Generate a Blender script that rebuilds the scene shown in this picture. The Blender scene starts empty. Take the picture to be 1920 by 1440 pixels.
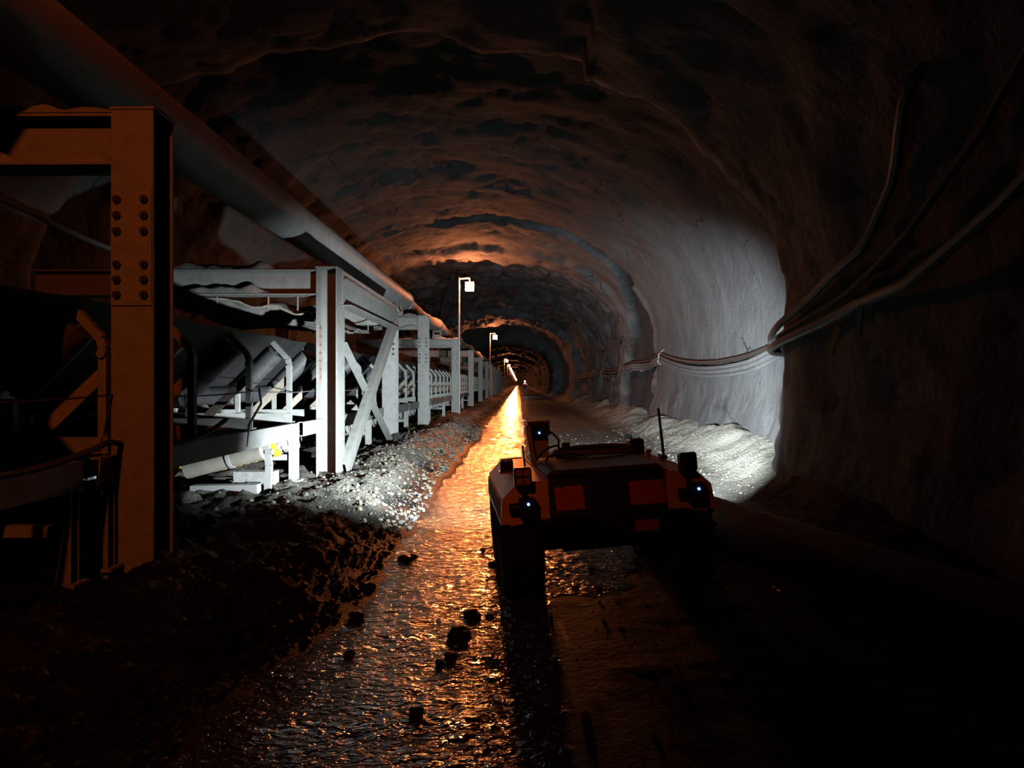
import bpy, math, random
import numpy as np
from mathutils import Vector, Matrix, Euler
random.seed(7)
SC = bpy.context.scene
COL = SC.collection
R = math.radians

# ------------------------------------------------------------------ camera, world, light, exposure
cam = bpy.data.cameras.new('camera'); cam_o = bpy.data.objects.new('camera', cam); COL.objects.link(cam_o)
cam.sensor_width = 36; cam.lens = 25.0; cam.clip_end = 1000
cam_o.location = (0, 0, 1.5); cam_o.rotation_euler = (R(90.0), 0, R(0.516))
SC.camera = cam_o
w = bpy.data.worlds.new('world'); SC.world = w; w.use_nodes = True
w.node_tree.nodes['Background'].inputs[0].default_value = (0, 0, 0, 1)
w.node_tree.nodes['Background'].inputs[1].default_value = 0
vs = SC.view_settings
vs.view_transform = 'Standard'; vs.look = 'None'; vs.gamma = 1; vs.use_curve_mapping = False
vs.exposure = 0.0
SC.cycles.use_denoising = True
SC.cycles.max_bounces = 5; SC.cycles.diffuse_bounces = 0; SC.cycles.glossy_bounces = 3
SC.cycles.sample_clamp_indirect = 4.0
SODIUM = (1.0, 0.28, 0.10)
GLITTER_W = 13000              # narrow spot added at each sodium lamp for glitter on the stream
LENS_STRENGTH = 500         # sodium lamps along the conveyor
ROBOT_W = (3600, 16500)       # headlamps of the vehicle, left and right
REAR_W = 360                 # sodium lamp behind the camera

# ------------------------------------------------------------------ noise
_rng = np.random.RandomState(3)
_P = _rng.permutation(256); _P = np.concatenate([_P, _P, _P])
_G = _rng.normal(size=(256, 3)); _G /= np.linalg.norm(_G, axis=1)[:, None]
def pn(x, y, z):
    x, y, z = np.broadcast_arrays(np.asarray(x, float), np.asarray(y, float), np.asarray(z, float))
    xi = np.floor(x).astype(int); yi = np.floor(y).astype(int); zi = np.floor(z).astype(int)
    xf = x-xi; yf = y-yi; zf = z-zi
    fd = lambda t: t*t*t*(t*(t*6-15)+10)
    u, v, q = fd(xf), fd(yf), fd(zf)
    def g(a, b, c):
        h = _P[(_P[(_P[(xi+a) & 255]+yi+b) & 255]+zi+c) & 255]
        G = _G[h]
        return G[..., 0]*(xf-a)+G[..., 1]*(yf-b)+G[..., 2]*(zf-c)
    L = lambda a, b, t: a+t*(b-a)
    return L(L(L(g(0,0,0), g(1,0,0), u), L(g(0,1,0), g(1,1,0), u), v),
             L(L(g(0,0,1), g(1,0,1), u), L(g(0,1,1), g(1,1,1), u), v), q)*1.6
def fbm(x, y, z, o=4):
    s = 0; a = 1.0; f = 1.0
    for i in range(o):
        s = s+a*pn(x*f+17.3*i, y*f+5.1*i, z*f+9.7*i); a *= .5; f *= 2.03
    return s
def sst(a, b, x):
    t = np.clip((np.asarray(x, float)-a)/(b-a), 0, 1); return t*t*(3-2*t)

# ------------------------------------------------------------------ materials
def mat(name, col, rough=.7, metal=0, col2=None, scale=4, bump=0, bscale=30, detail=6, emit=None, estr=0, ramp=(.4, .6), spec=.5, attr=None, attr_col=None, bdist=.02):
    m = bpy.data.materials.new(name); m.use_nodes = True
    nt = m.node_tree; N = nt.nodes; Lk = nt.links; b = N['Principled BSDF']
    b.inputs['Base Color'].default_value = (*col, 1); b.inputs['Roughness'].default_value = rough
    b.inputs['Metallic'].default_value = metal; b.inputs['Specular IOR Level'].default_value = spec
    out = None
    if col2 or bump:
        tc = N.new('ShaderNodeTexCoord')
    if col2:
        t = N.new('ShaderNodeTexNoise'); t.inputs['Scale'].default_value = scale; t.inputs['Detail'].default_value = detail
        t.inputs['Roughness'].default_value = .65
        Lk.new(tc.outputs['Object'], t.inputs['Vector'])
        cr = N.new('ShaderNodeValToRGB'); cr.color_ramp.elements[0].position = ramp[0]; cr.color_ramp.elements[1].position = ramp[1]
        cr.color_ramp.elements[0].color = (*col, 1); cr.color_ramp.elements[1].color = (*col2, 1)
        Lk.new(t.outputs['Fac'], cr.inputs['Fac']); out = cr.outputs['Color']
        if attr:
            a = N.new('ShaderNodeAttribute'); a.attribute_name = attr
            mx = N.new('ShaderNodeMixRGB'); mx.inputs[2].default_value = (*attr_col, 1)
            Lk.new(a.outputs['Fac'], mx.inputs[0]); Lk.new(out, mx.inputs[1]); out = mx.outputs[0]
        Lk.new(out, b.inputs['Base Color'])
    if bump:
        t2 = N.new('ShaderNodeTexNoise'); t2.inputs['Scale'].default_value = bscale; t2.inputs['Detail'].default_value = 8
        t2.inputs['Roughness'].default_value = .6
        Lk.new(tc.outputs['Object'], t2.inputs['Vector'])
        bp = N.new('ShaderNodeBump'); bp.inputs['Strength'].default_value = bump; bp.inputs['Distance'].default_value = bdist
        Lk.new(t2.outputs['Fac'], bp.inputs['Height']); Lk.new(bp.outputs['Normal'], b.inputs['Normal'])
    if emit:
        b.inputs['Emission Color'].default_value = (*emit, 1); b.inputs['Emission Strength'].default_value = estr
    return m
M = {}
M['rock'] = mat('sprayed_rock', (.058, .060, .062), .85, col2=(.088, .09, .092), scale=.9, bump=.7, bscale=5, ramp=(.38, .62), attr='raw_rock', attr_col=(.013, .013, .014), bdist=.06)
def cracks(m, scale, dark, width):
    nt = m.node_tree; N = nt.nodes; Lk = nt.links; b = N['Principled BSDF']
    src = b.inputs['Base Color'].links[0].from_socket
    tc = N.new('ShaderNodeTexCoord'); nz = N.new('ShaderNodeTexNoise'); nz.inputs['Scale'].default_value = 1.1; nz.inputs['Detail'].default_value = 5
    Lk.new(tc.outputs['Object'], nz.inputs['Vector'])
    mx = N.new('ShaderNodeMixRGB'); mx.blend_type = 'ADD'; mx.inputs[0].default_value = 1.2
    Lk.new(tc.outputs['Object'], mx.inputs[1]); Lk.new(nz.outputs['Color'], mx.inputs[2])
    v = N.new('ShaderNodeTexVoronoi'); v.feature = 'DISTANCE_TO_EDGE'; v.inputs['Scale'].default_value = scale
    Lk.new(mx.outputs[0], v.inputs['Vector'])
    g = N.new('ShaderNodeTexNoise'); g.inputs['Scale'].default_value = .45; g.inputs['Detail'].default_value = 3; Lk.new(tc.outputs['Object'], g.inputs['Vector'])
    mr = N.new('ShaderNodeMapRange'); mr.inputs[1].default_value = .47; mr.inputs[2].default_value = .62; mr.inputs[3].default_value = 0; mr.inputs[4].default_value = width; Lk.new(g.outputs['Fac'], mr.inputs[0])
    lt = N.new('ShaderNodeMath'); lt.operation = 'LESS_THAN'; Lk.new(v.outputs['Distance'], lt.inputs[0]); Lk.new(mr.outputs[0], lt.inputs[1])
    m2 = N.new('ShaderNodeMixRGB'); m2.inputs[2].default_value = (*dark, 1); Lk.new(lt.outputs[0], m2.inputs[0]); Lk.new(src, m2.inputs[1]); 
    # pale mineral run-down streaks
    mp = N.new('ShaderNodeMapping'); mp.inputs['Scale'].default_value = (1.4, 1.4, .28); Lk.new(tc.outputs['Object'], mp.inputs['Vector'])
    s1 = N.new('ShaderNodeTexNoise'); s1.inputs['Scale'].default_value = 1.3; s1.inputs['Detail'].default_value = 7; s1.inputs['Roughness'].default_value = .7; Lk.new(mp.outputs['Vector'], s1.inputs['Vector'])
    r1 = N.new('ShaderNodeMapRange'); r1.inputs[1].default_value = .53; r1.inputs[2].default_value = .70; r1.inputs[4].default_value = .55; Lk.new(s1.outputs['Fac'], r1.inputs[0])
    at = N.new('ShaderNodeAttribute'); at.attribute_name = 'raw_rock'
    iv = N.new('ShaderNodeMath'); iv.operation = 'SUBTRACT'; iv.inputs[0].default_value = 1; iv.use_clamp = True; Lk.new(at.outputs['Fac'], iv.inputs[1])
    ml = N.new('ShaderNodeMath'); ml.operation = 'MULTIPLY'; Lk.new(iv.outputs[0], ml.inputs[0]); Lk.new(r1.outputs[0], ml.inputs[1]); r1 = ml
    m3 = N.new('ShaderNodeMixRGB'); m3.inputs[2].default_value = (.12, .125, .105, 1); Lk.new(r1.outputs[0], m3.inputs[0]); Lk.new(m2.outputs[0], m3.inputs[1])
    Lk.new(m3.outputs[0], b.inputs['Base Color'])
cracks(M['rock'], .55, (.012, .012, .012), .012)
M['floor'] = mat('muddy_floor', (.008, .0075, .007), .6, col2=(.024, .022, .019), scale=2.5, bump=1, bscale=22, spec=.05, ramp=(.35, .7), attr='dry_lit_rubble', attr_col=(.28, .275, .235), bdist=.07)
M['steel'] = mat('dusty_steel', (.34, .355, .335), .6, .0, col2=(.24, .24, .21), scale=7, ramp=(.45, .75), bump=.15, bscale=60)
M['rusty'] = mat('rusty_steel', (.40, .36, .30), .7, .0, col2=(.24, .17, .11), scale=5, ramp=(.4, .7), bump=.2, bscale=50)
M['dust'] = mat('settled_dust', (.45, .44, .41), .95, col2=(.36, .34, .30), scale=12, bump=.6, bscale=40)
M['bolt'] = mat('bolt_steel', (.08, .075, .07), .5, .6)
M['galv'] = mat('galvanised_pipe', (.60, .61, .60), .55, .0, col2=(.46, .45, .42), scale=3, ramp=(.4, .7))
M['duct'] = mat('dusty_fabric_duct', (.46, .45, .42), .75, col2=(.34, .32, .28), scale=3, bump=.5, bscale=5)
M['roller'] = mat('roller_steel', (.085, .088, .095), .45, .3, col2=(.14, .14, .14), scale=5)
M['roller_pale'] = mat('pale_roller', (.33, .33, .29), .5, col2=(.26, .245, .20), scale=4)
M['rubber'] = mat('belt_rubber', (.010, .010, .011), .8, col2=(.02, .02, .02), scale=3)
M['ring'] = mat('white_disc', (.36, .365, .36), .6)
M['ringy'] = mat('yellow_disc', (.75, .42, .03), .5)
M['concrete'] = mat('pale_concrete', (.34, .34, .33), .9, col2=(.26, .26, .25), scale=8, bump=.4, bscale=40)
M['stone'] = mat('wet_and_shaded_stone', (.009, .0085, .008), .6, col2=(.022, .02, .018), spec=.2, scale=6, bump=.6, bscale=20)
M['gravel'] = mat('pale_gravel', (.09, .09, .086), .9, col2=(.25, .235, .16), scale=3.1, ramp=(.4, .62), bump=.4, bscale=40)
M['cable'] = mat('dusty_cable', (.11, .112, .115), .8, col2=(.08, .08, .08), scale=6)
M['cable_dark'] = mat('black_cable', (.025, .022, .02), .6)
M['tag'] = mat('yellow_tag', (.45, .26, .04), .6)
M['greytag'] = mat('grey_tag', (.30, .27, .25), .6)
M['hose'] = mat('muddy_pipe', (.16, .13, .11), .7, col2=(.09, .07, .06), scale=4, bump=.3, bscale=20)
M['yellow'] = mat('yellow_paint', (.85, .46, .03), .45, col2=(.70, .37, .03), scale=6, ramp=(.45, .8))
M['black'] = mat('black_paint', (.012, .012, .012), .4)
M['cover'] = mat('brown_black_cover', (.055, .04, .032), .35, col2=(.10, .07, .05), scale=9)
M['redpanel'] = mat('orange_red_panel', (.52, .085, .02), .5)
M['tire'] = mat('tire_rubber', (.012, .012, .012), .9, col2=(.026, .024, .022), scale=9, spec=.1)
M['plastic'] = mat('black_plastic', (.02, .02, .022), .45)
M['fin'] = mat('grey_aluminium', (.22, .22, .24), .35, .7)
M['amber'] = mat('amber_reflector', (.5, .2, .02), .15)
M['red'] = mat('red_plastic', (.5, .04, .02), .4)
M['blue'] = mat('blue_light', (.1, .1, .5), .3, emit=(.12, .25, 1), estr=9)
M['lens'] = mat('sodium_lens', (1, .7, .4), .3, emit=SODIUM, estr=LENS_STRENGTH)
M['led'] = mat('white_led', (.9, .9, .9), .3, emit=(.8, .9, 1), estr=40)
M['headlamp'] = mat('helmet_lamp_glass', (.9, .9, .9), .3, emit=(.75, .85, 1), estr=900)
M['clothred'] = mat('red_jacket', (.35, .05, .03), .8)
M['clothpale'] = mat('pale_trousers', (.45, .34, .28), .8)
M['skin'] = mat('skin', (.45, .28, .2), .6)
M['white'] = mat('white_scrap', (.6, .6, .58), .6)
M['foil'] = mat('foil_scrap', (.8, .6, .4), .15, .9)

# water: murky, glossy, rippled
def water_mat():
    m = bpy.data.materials.new('murky_water'); m.use_nodes = True
    nt = m.node_tree; N = nt.nodes; Lk = nt.links; b = N['Principled BSDF']
    b.inputs['Base Color'].default_value = (.034, .031, .02, 1); b.inputs['Roughness'].default_value = .10
    b.inputs['IOR'].default_value = 1.33
    tc = N.new('ShaderNodeTexCoord'); mp = N.new('ShaderNodeMapping'); mp.inputs['Scale'].default_value = (1.0, 1.5, 1)
    Lk.new(tc.outputs['Object'], mp.inputs['Vector'])
    t = N.new('ShaderNodeTexNoise'); t.inputs['Scale'].default_value = 15; t.inputs['Detail'].default_value = 3.5; t.inputs['Distortion'].default_value = .5
    Lk.new(mp.outputs['Vector'], t.inputs['Vector'])
    bp = N.new('ShaderNodeBump'); bp.inputs['Strength'].default_value = 1; bp.inputs['Distance'].default_value = .042
    Lk.new(t.outputs['Fac'], bp.inputs['Height']); Lk.new(bp.outputs['Normal'], b.inputs['Normal'])
    return m
M['water'] = water_mat()

# ------------------------------------------------------------------ mesh helpers
def finish(me, m, smooth=35):
    if m: me.materials.append(m)
    if smooth:
        me.shade_smooth(); me.set_sharp_from_angle(angle=R(smooth))
def link(name, me, parent=None):
    o = bpy.data.objects.new(name, me); COL.objects.link(o)
    if parent: o.parent = parent
    return o
def tag(o, label=None, cat=None, group=None, kind=None):
    if cat and not kind: kind = 'thing'
    if label: o['label'] = label
    if cat: o['category'] = cat
    if group: o['group'] = group
    if kind: o['kind'] = kind
    return o
def empty(name, loc, label, cat, group=None, rot=(0, 0, 0)):
    o = bpy.data.objects.new(name, None); COL.objects.link(o); o.location = loc; o.rotation_euler = rot
    o.empty_display_size = .1
    return tag(o, label, cat, group)
def frame(d, up=(0, 0, 1)):
    d = Vector(d).normalized(); up = Vector(up)
    if abs(d.dot(up)) > .98: up = Vector((0, 1, 0)) if abs(d.y) < .9 else Vector((1, 0, 0))
    u = d.cross(up).normalized(); v = u.cross(d).normalized()
    return u, v
class MB:
    def __init__(s): s.v = []; s.f = []
    def add(s, vs_, fs): n = len(s.v); s.v += [tuple(p) for p in vs_]; s.f += [tuple(i+n for i in f) for f in fs]; return s
    def box(s, c, size, rot=None):
        hx, hy, hz = [q/2 for q in size]; P = []
        for x in (-hx, hx):
            for y in (-hy, hy):
                for z in (-hz, hz):
                    p = Vector((x, y, z))
                    if rot is not None: p = rot @ p
                    P.append(p+Vector(c))
        return s.add(P, [(0,1,3,2), (4,6,7,5), (0,4,5,1), (2,3,7,6), (0,2,6,4), (1,5,7,3)])
    def sweep(s, p0, p1, sec, up=(0, 0, 1)):
        p0 = Vector(p0); p1 = Vector(p1); u, v = frame(p1-p0, up); n = len(sec)
        A = [p0+u*a+v*b for a, b in sec]; B = [p1+u*a+v*b for a, b in sec]
        return s.add(A+B, [tuple(range(n))[::-1], tuple(range(n, 2*n))]+[(i, (i+1) % n, n+(i+1) % n, n+i) for i in range(n)])
    def bar(s, p0, p1, wd, ht, up=(0, 0, 1)):
        return s.sweep(p0, p1, [(-wd/2, -ht/2), (wd/2, -ht/2), (wd/2, ht/2), (-wd/2, ht/2)], up)
    def hbeam(s, p0, p1, wd, ht, tf=.018, tw=.014, up=(0, 0, 1)):
        a, b, c = wd/2, ht/2, tw/2
        return s.sweep(p0, p1, [(-a,-b), (a,-b), (a,-b+tf), (c,-b+tf), (c,b-tf), (a,b-tf), (a,b), (-a,b), (-a,b-tf), (-c,b-tf), (-c,-b+tf), (-a,-b+tf)], up)
    def channel(s, p0, p1, wd, ht, t=.015, up=(0, 0, 1), side=1):
        a, b = wd/2*side, ht/2; q = t*side
        sec = [(-a,-b), (a,-b), (a,-b+t), (-a+q,-b+t), (-a+q,b-t), (a,b-t), (a,b), (-a,b)]
        return s.sweep(p0, p1, sec if side > 0 else sec[::-1], up)
    def angle(s, p0, p1, wd, t=.012, up=(0, 0, 1)):
        return s.sweep(p0, p1, [(0, 0), (wd, 0), (wd, t), (t, t), (t, wd), (0, wd)], up)
    def cyl(s, p0, p1, r0, r1=None, n=16, cap=True):
        r1 = r0 if r1 is None else r1
        return s.tube([p0, p1], [r0, r1], n, cap)
    def tube(s, pts, r, n=8, cap=True):
        pts = [Vector(p) for p in pts]; k = len(pts)
        rs = r if isinstance(r, (list, tuple)) else [r]*k
        V = []; F = []
        pu = None
        for i, p in enumerate(pts):
            d = (pts[min(i+1, k-1)]-pts[max(i-1, 0)])
            if pu is None: u, v = frame(d)
            else:
                dn = d.normalized(); u = (pu-dn*pu.dot(dn)).normalized(); v = u.cross(dn).normalized()
            pu = u
            for j in range(n):
                a = 2*math.pi*j/n; V.append(p+(u*math.cos(a)+v*math.sin(a))*rs[i])
        for i in range(k-1):
            for j in range(n):
                F.append((i*n+j, i*n+(j+1) % n, (i+1)*n+(j+1) % n, (i+1)*n+j))
        if cap: F += [tuple(range(n))[::-1], tuple(range((k-1)*n, k*n))]
        return s.add(V, F)
    def prism(s, poly, axis, a, b):      # poly in the two other axes, extruded along axis from a to b
        def P(p, q):
            return {'x': (q, p[0], p[1]), 'y': (p[0], q, p[1]), 'z': (p[0], p[1], q)}[axis]
        n = len(poly)
        return s.add([P(p, a) for p in poly]+[P(p, b) for p in poly],
                     [tuple(range(n))[::-1], tuple(range(n, 2*n))]+[(i, (i+1) % n, n+(i+1) % n, n+i) for i in range(n)])
    def rock(s, c, r, sq=(1, 1, .7), seed=0, sub=1):
        V, F = ICO[sub]
        V = V*1.0
        d = 1+.28*pn(V[:, 0]*1.3+seed*3.1, V[:, 1]*1.3+seed, V[:, 2]*1.3-seed*1.7)+.12*pn(V[:, 0]*3+seed, V[:, 1]*3, V[:, 2]*3)
        V = V*d[:, None]*np.array(sq)*r
        a = seed*2.4; ca, sa = math.cos(a), math.sin(a)
        X = np.stack([V[:, 0]*ca-V[:, 1]*sa, V[:, 0]*sa+V[:, 1]*ca, V[:, 2]], 1)+np.array(c)
        return s.add(X.tolist(), F)
    def mesh(s, name, m, smooth=35, recalc=True):
        me = bpy.data.meshes.new(name); me.from_pydata(s.v, [], s.f)
        if recalc:
            import bmesh
            bm = bmesh.new(); bm.from_mesh(me); bmesh.ops.recalc_face_normals(bm, faces=bm.faces); bm.to_mesh(me); bm.free()
        me.update(); finish(me, m, smooth); return me
    def build(s, name, m, parent=None, smooth=35):
        return link(name, s.mesh(name, m, smooth), parent)
def _ico():
    import bmesh
    out = {}
    for sub in (1, 2, 3):
        bm = bmesh.new(); bmesh.ops.create_icosphere(bm, subdivisions=sub, radius=1)
        out[sub] = (np.array([v.co[:] for v in bm.verts]), [tuple(v.index for v in f.verts) for f in bm.faces]); bm.free()
    return out
ICO = _ico()
def grid_mesh(name, P, m, attr=None, smooth=True, flip=False):
    a, b, _ = P.shape
    idx = np.arange(a*b).reshape(a, b)
    q = np.stack([idx[:-1, :-1], idx[1:, :-1], idx[1:, 1:], idx[:-1, 1:]], -1).reshape(-1, 4)
    if flip: q = q[:, ::-1]
    me = bpy.data.meshes.new(name)
    me.vertices.add(a*b); me.vertices.foreach_set('co', P.reshape(-1).astype(np.float32))
    me.loops.add(q.size); me.loops.foreach_set('vertex_index', q.reshape(-1).astype(np.int32))
    me.polygons.add(len(q)); me.polygons.foreach_set('loop_start', np.arange(0, q.size, 4, dtype=np.int32))
    me.update(calc_edges=True); me.validate()
    if attr:
        for k, arr in attr.items():
            at = me.attributes.new(k, 'FLOAT', 'POINT'); at.data.foreach_set('value', arr.reshape(-1).astype(np.float32))
    me.materials.append(m)
    if smooth: me.shade_smooth()
    return me
def spaced(segs):
    out = []
    for a, b, d0, d1 in segs:
        x = a
        while x < b:
            out.append(x); x += d0+(d1-d0)*(x-a)/(b-a)
    out.append(segs[-1][1]); return np.array(out)

# ------------------------------------------------------------------ tunnel (structure)
YEND = 780
def profile(n_side=26, n_arch=110):
    pts = []
    for k in range(n_side): pts.append((4.35, -.35+2.75*k/n_side))
    e = 2.3
    for k in range(n_arch+1):
        t = math.pi*k/n_arch; c, s_ = math.cos(t), math.sin(t)
        pts.append((-1.5+5.85*math.copysign(abs(c)**(2/e), c), 2.4+4.3*abs(s_)**(2/e)))
    for k in range(n_side): pts.append((-7.35, 2.4-2.75*(k+1)/n_side))
    return np.array(pts)
PR = profile()
def resample(P, n):
    d = np.r_[0, np.cumsum(np.hypot(*(np.diff(P, axis=0).T)))]; t = np.linspace(0, d[-1], n)
    return np.stack([np.interp(t, d, P[:, 0]), np.interp(t, d, P[:, 1])], 1)
PR = resample(PR, 180)
TG = np.gradient(PR, axis=0); TG /= np.linalg.norm(TG, axis=1)[:, None]
NR = np.stack([-TG[:, 1], TG[:, 0]], 1)      # inward
LAMPS = [28.8, 59.9, 121, 152, 182, 212, 243, 273, 304, 335, 366, 397, 428, 459, 490, 521, 552, 590, 630, 670, 710, 750]
def step(y, x, z):
    jag = .35*fbm(x*.6, z*.6, y*0+3.3, 3)
    yy = y+jag*1.2
    s = np.zeros_like(yy)
    def sec(a, b, v, e=.15): return v*(sst(a-e, a+e, yy)-sst(b-e, b+e, yy))
    s += sec(-9, 10.6, .30)+sec(-9, 10.6, .25, .06)*(x > 1)
    s += sec(10.3, 23.2, -.12)
    s += sec(26.6, 28.9, .22, .3)
    s += sec(28.9, 53, -.38, .25)
    s += sec(53, 59.6, .22, .3)
    s += sec(59.6, 83, -.32, .3)
    k = 83.5
    while k < 740:
        s += sec(k, k+6.5, .30, .5); s += sec(k+6.5, k+30.4, -.3, .5); k += 30.4
    # small blast rounds
    s += .10*(((yy/3.6) % 1)-.5)*sst(26, 28, yy)
    return s
def slot(y, x, z):
    hw = np.interp(z, [0, 2.5, 4.2, 5.2, 6.2], [2.3, 2.2, 1.3, .45, .2])
    c = np.interp(z, [0, 2.5, 4.2, 6.2], [25.5, 25.5, 24.6, 22.8])+.3*fbm(z*.9, z*.0+2.2, x*.7, 3)
    return (1-sst(hw*.93, hw, np.abs(y-c)))*(x > -1.5)
ys = spaced([(-8, 0, .5, .25), (0, 8, .2, .13), (8, 34, .12, .12), (34, 75, .16, .35), (75, YEND, .5, 4)])
def tunnel_points(i0, i1):
    p = PR[i0:i1]; n = NR[i0:i1]
    X = np.repeat(p[None, :, 0], len(ys), 0); Z = np.repeat(p[None, :, 1], len(ys), 0); Y = np.repeat(ys[:, None], p.shape[0], 1)
    d = step(Y, X, Z)
    smooth_zone = (X > 2)*(sst(9.8, 10.6, Y)-sst(22.8, 23.6, Y))*sst(.2, 1.6, Z)*(1-sst(4.2, 5.6, Z))
    amp = 1-.72*smooth_zone
    far = sst(26, 30, Y)
    d = d+amp*((.13+.09*far)*fbm(X*.33, Y*.33, Z*.33, 3)+(.045+.095*far)*fbm(X*1.1+4, Y*1.1, Z*1.1, 4))
    ridge = np.abs(fbm(X*.8-7, Y*.45, Z*.8, 3)); d = d-amp*(.05+.17*far)*(1-sst(0, .16, ridge))
    sl = slot(Y, X, Z); d = d-.32*sl
    # damp run-down skirt at the foot
    d = d+.25*(1-sst(.3, 1.5, Z+.25*fbm(Y*.8, X, Z*.2, 3)))
    fc = np.abs(pn(X*.55+3, Y*.75, Z*.55)); d = d+.16*far*(fc-.25)+.05*far*np.round(3*fbm(X*.5, Y*.6+9, Z*.45, 2))/1.0
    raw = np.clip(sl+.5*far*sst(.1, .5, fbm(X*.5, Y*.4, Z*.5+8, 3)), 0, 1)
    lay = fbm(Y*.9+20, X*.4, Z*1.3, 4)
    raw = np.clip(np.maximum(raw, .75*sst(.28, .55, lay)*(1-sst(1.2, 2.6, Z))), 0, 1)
    return np.stack([X+d*n[None, :, 0], Y, Z+d*n[None, :, 1]], -1), raw
N_ = len(PR); ir, il = int(N_*.27), int(N_*.73)
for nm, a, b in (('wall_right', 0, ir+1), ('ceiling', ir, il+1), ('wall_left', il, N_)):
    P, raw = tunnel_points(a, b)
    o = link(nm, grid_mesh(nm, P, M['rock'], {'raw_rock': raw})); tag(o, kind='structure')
    if nm == 'wall_right': WR = P
def wall_x(y, z):          # inner face of the right wall near (y, z)
    i = int(np.argmin(np.abs(ys-y))); row = WR[i]
    j = int(np.argmin(np.abs(row[:, 2]-z))); return float(row[j, 0])
# end of the drift, far away
mb = MB(); mb.box((-1.5, YEND+.2, 3.2), (13, .4, 8)); tag(mb.build('wall_far', M['rock']), kind='structure')

# floor
def edge_l(y): return -1.12+.13*pn(y*.35, 3.3, 0*y)+.07*pn(y*1.3, 7.1, 0*y)-.25*sst(5, 2.5, y)
def floor_z(x, y):
    x = np.asarray(x, float); y = np.asarray(y, float)
    e = edge_l(y)
    t = e-x
    bank = .30*sst(-.02, .75, t)-.03*sst(1.6, 3.0, t)
    bank = bank+sst(0, .5, t)*(.10*fbm(x*1.1, y*1.1, 0*x, 3)+.05*fbm(x*3.2, y*3.2, 0*x+4, 3)+.04*fbm(x*8, y*8, 0*x+1, 3))
    heap = .16*np.exp(-((x+1.9)**2/.5+(y-13.5)**2/9))+.14*np.exp(-((x+2.0)**2/.4+(y-19)**2/8))
    bed = -.10*sst(.10, -.12, -t)*1.0
    channel = -.09*(sst(0, .18, -t))*(1-sst(-.05, .22, x+.06*pn(y*.8, 1.5, 0*y)))
    road = sst(.05, .7, x)*(.055+.035*fbm(x*.9+3, y*.7, 0*x+2, 3)+.010*fbm(x*6, y*6, 0*x+5, 3))
    pud = -.085*np.exp(-((x-.75)**2/.22+(y-6.3)**2/1.6))
    ruts = -.03*np.exp(-(x-2.2)**2/.05)*sst(7, 9, y)
    wx = 4.2
    talus = (.62*sst(2.9, 4.3, x)**1.0)*(.8+.5*fbm(y*.35, 2.2, x*.4, 3))*sst(4, 9, y)+sst(2.8, 3.4, x)*(.06*fbm(x*2, y*2, 0*x, 3)+.03*fbm(x*6, y*6, 0*x, 3))
    return bank+heap+channel+road+pud+ruts+talus
fx = spaced([(-7.6, -3.6, .14, .10), (-3.6, -.9, .05, .04), (-.9, 1.6, .06, .06), (1.6, 4.9, .08, .09)])
fy = spaced([(-4, 2, .3, .08), (2, 20, .05, .07), (20, 45, .1, .25), (45, YEND, .4, 5)])
FX, FY = np.meshgrid(fx, fy)
FZ = floor_z(FX, FY)
dry_lit = sst(.10, .30, FZ)*(FX < 0)*.8*(.55+.45*sst(-.3, .4, fbm(FX*1.7, FY*1.7, 0*FX, 3)))
dry_lit = dry_lit*(.06+.94*sst(5.8, 8.8, FY+.8*fbm(FX*.8, FY*.8, 0*FX+6, 3)))  # near bank darkened: its shade is put into the ground colour
dry_lit = np.maximum(dry_lit, sst(7, 9, FY)*sst(2.9, 3.5, FX)*.85)
dry_lit = np.maximum(dry_lit, .42*sst(.2, .7, FX)*sst(6.8, 8.5, FY))  # road paler only ahead of the vehicle, headlamp light painted in
fl = link('floor', grid_mesh('floor', np.stack([FX, FY, FZ], -1), M['floor'], {'dry_lit_rubble': dry_lit}, flip=True)); tag(fl, kind='structure')

# stream
wx_ = spaced([(-2.0, .5, .035, .035), (.5, 1.7, .06, .06)]); wy_ = spaced([(-3, 1, .2, .05), (1, 9, .035, .05), (9, 20, .06, .12), (20, 60, .12, .4), (60, 760, .5, 9)])
WX, WY = np.meshgrid(wx_, wy_)
fall = 1-sst(40, 90, WY)
WZ = .0+fall*(.013*fbm(WX*2.2, WY*4.2, 0*WX, 3)+(1-sst(9, 30, WY))*.008*fbm(WX*6+.6*WY, WY*9, 0*WX+2, 2))
ws = link('stream_water', grid_mesh('stream_water', np.stack([WX, WY, WZ], -1), M['water'], flip=True))
tag(ws, kind='structure')

ORD = ['first', 'second', 'third', 'fourth', 'fifth', 'sixth', 'seventh', 'eighth', 'ninth', 'tenth', 'eleventh']
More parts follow.
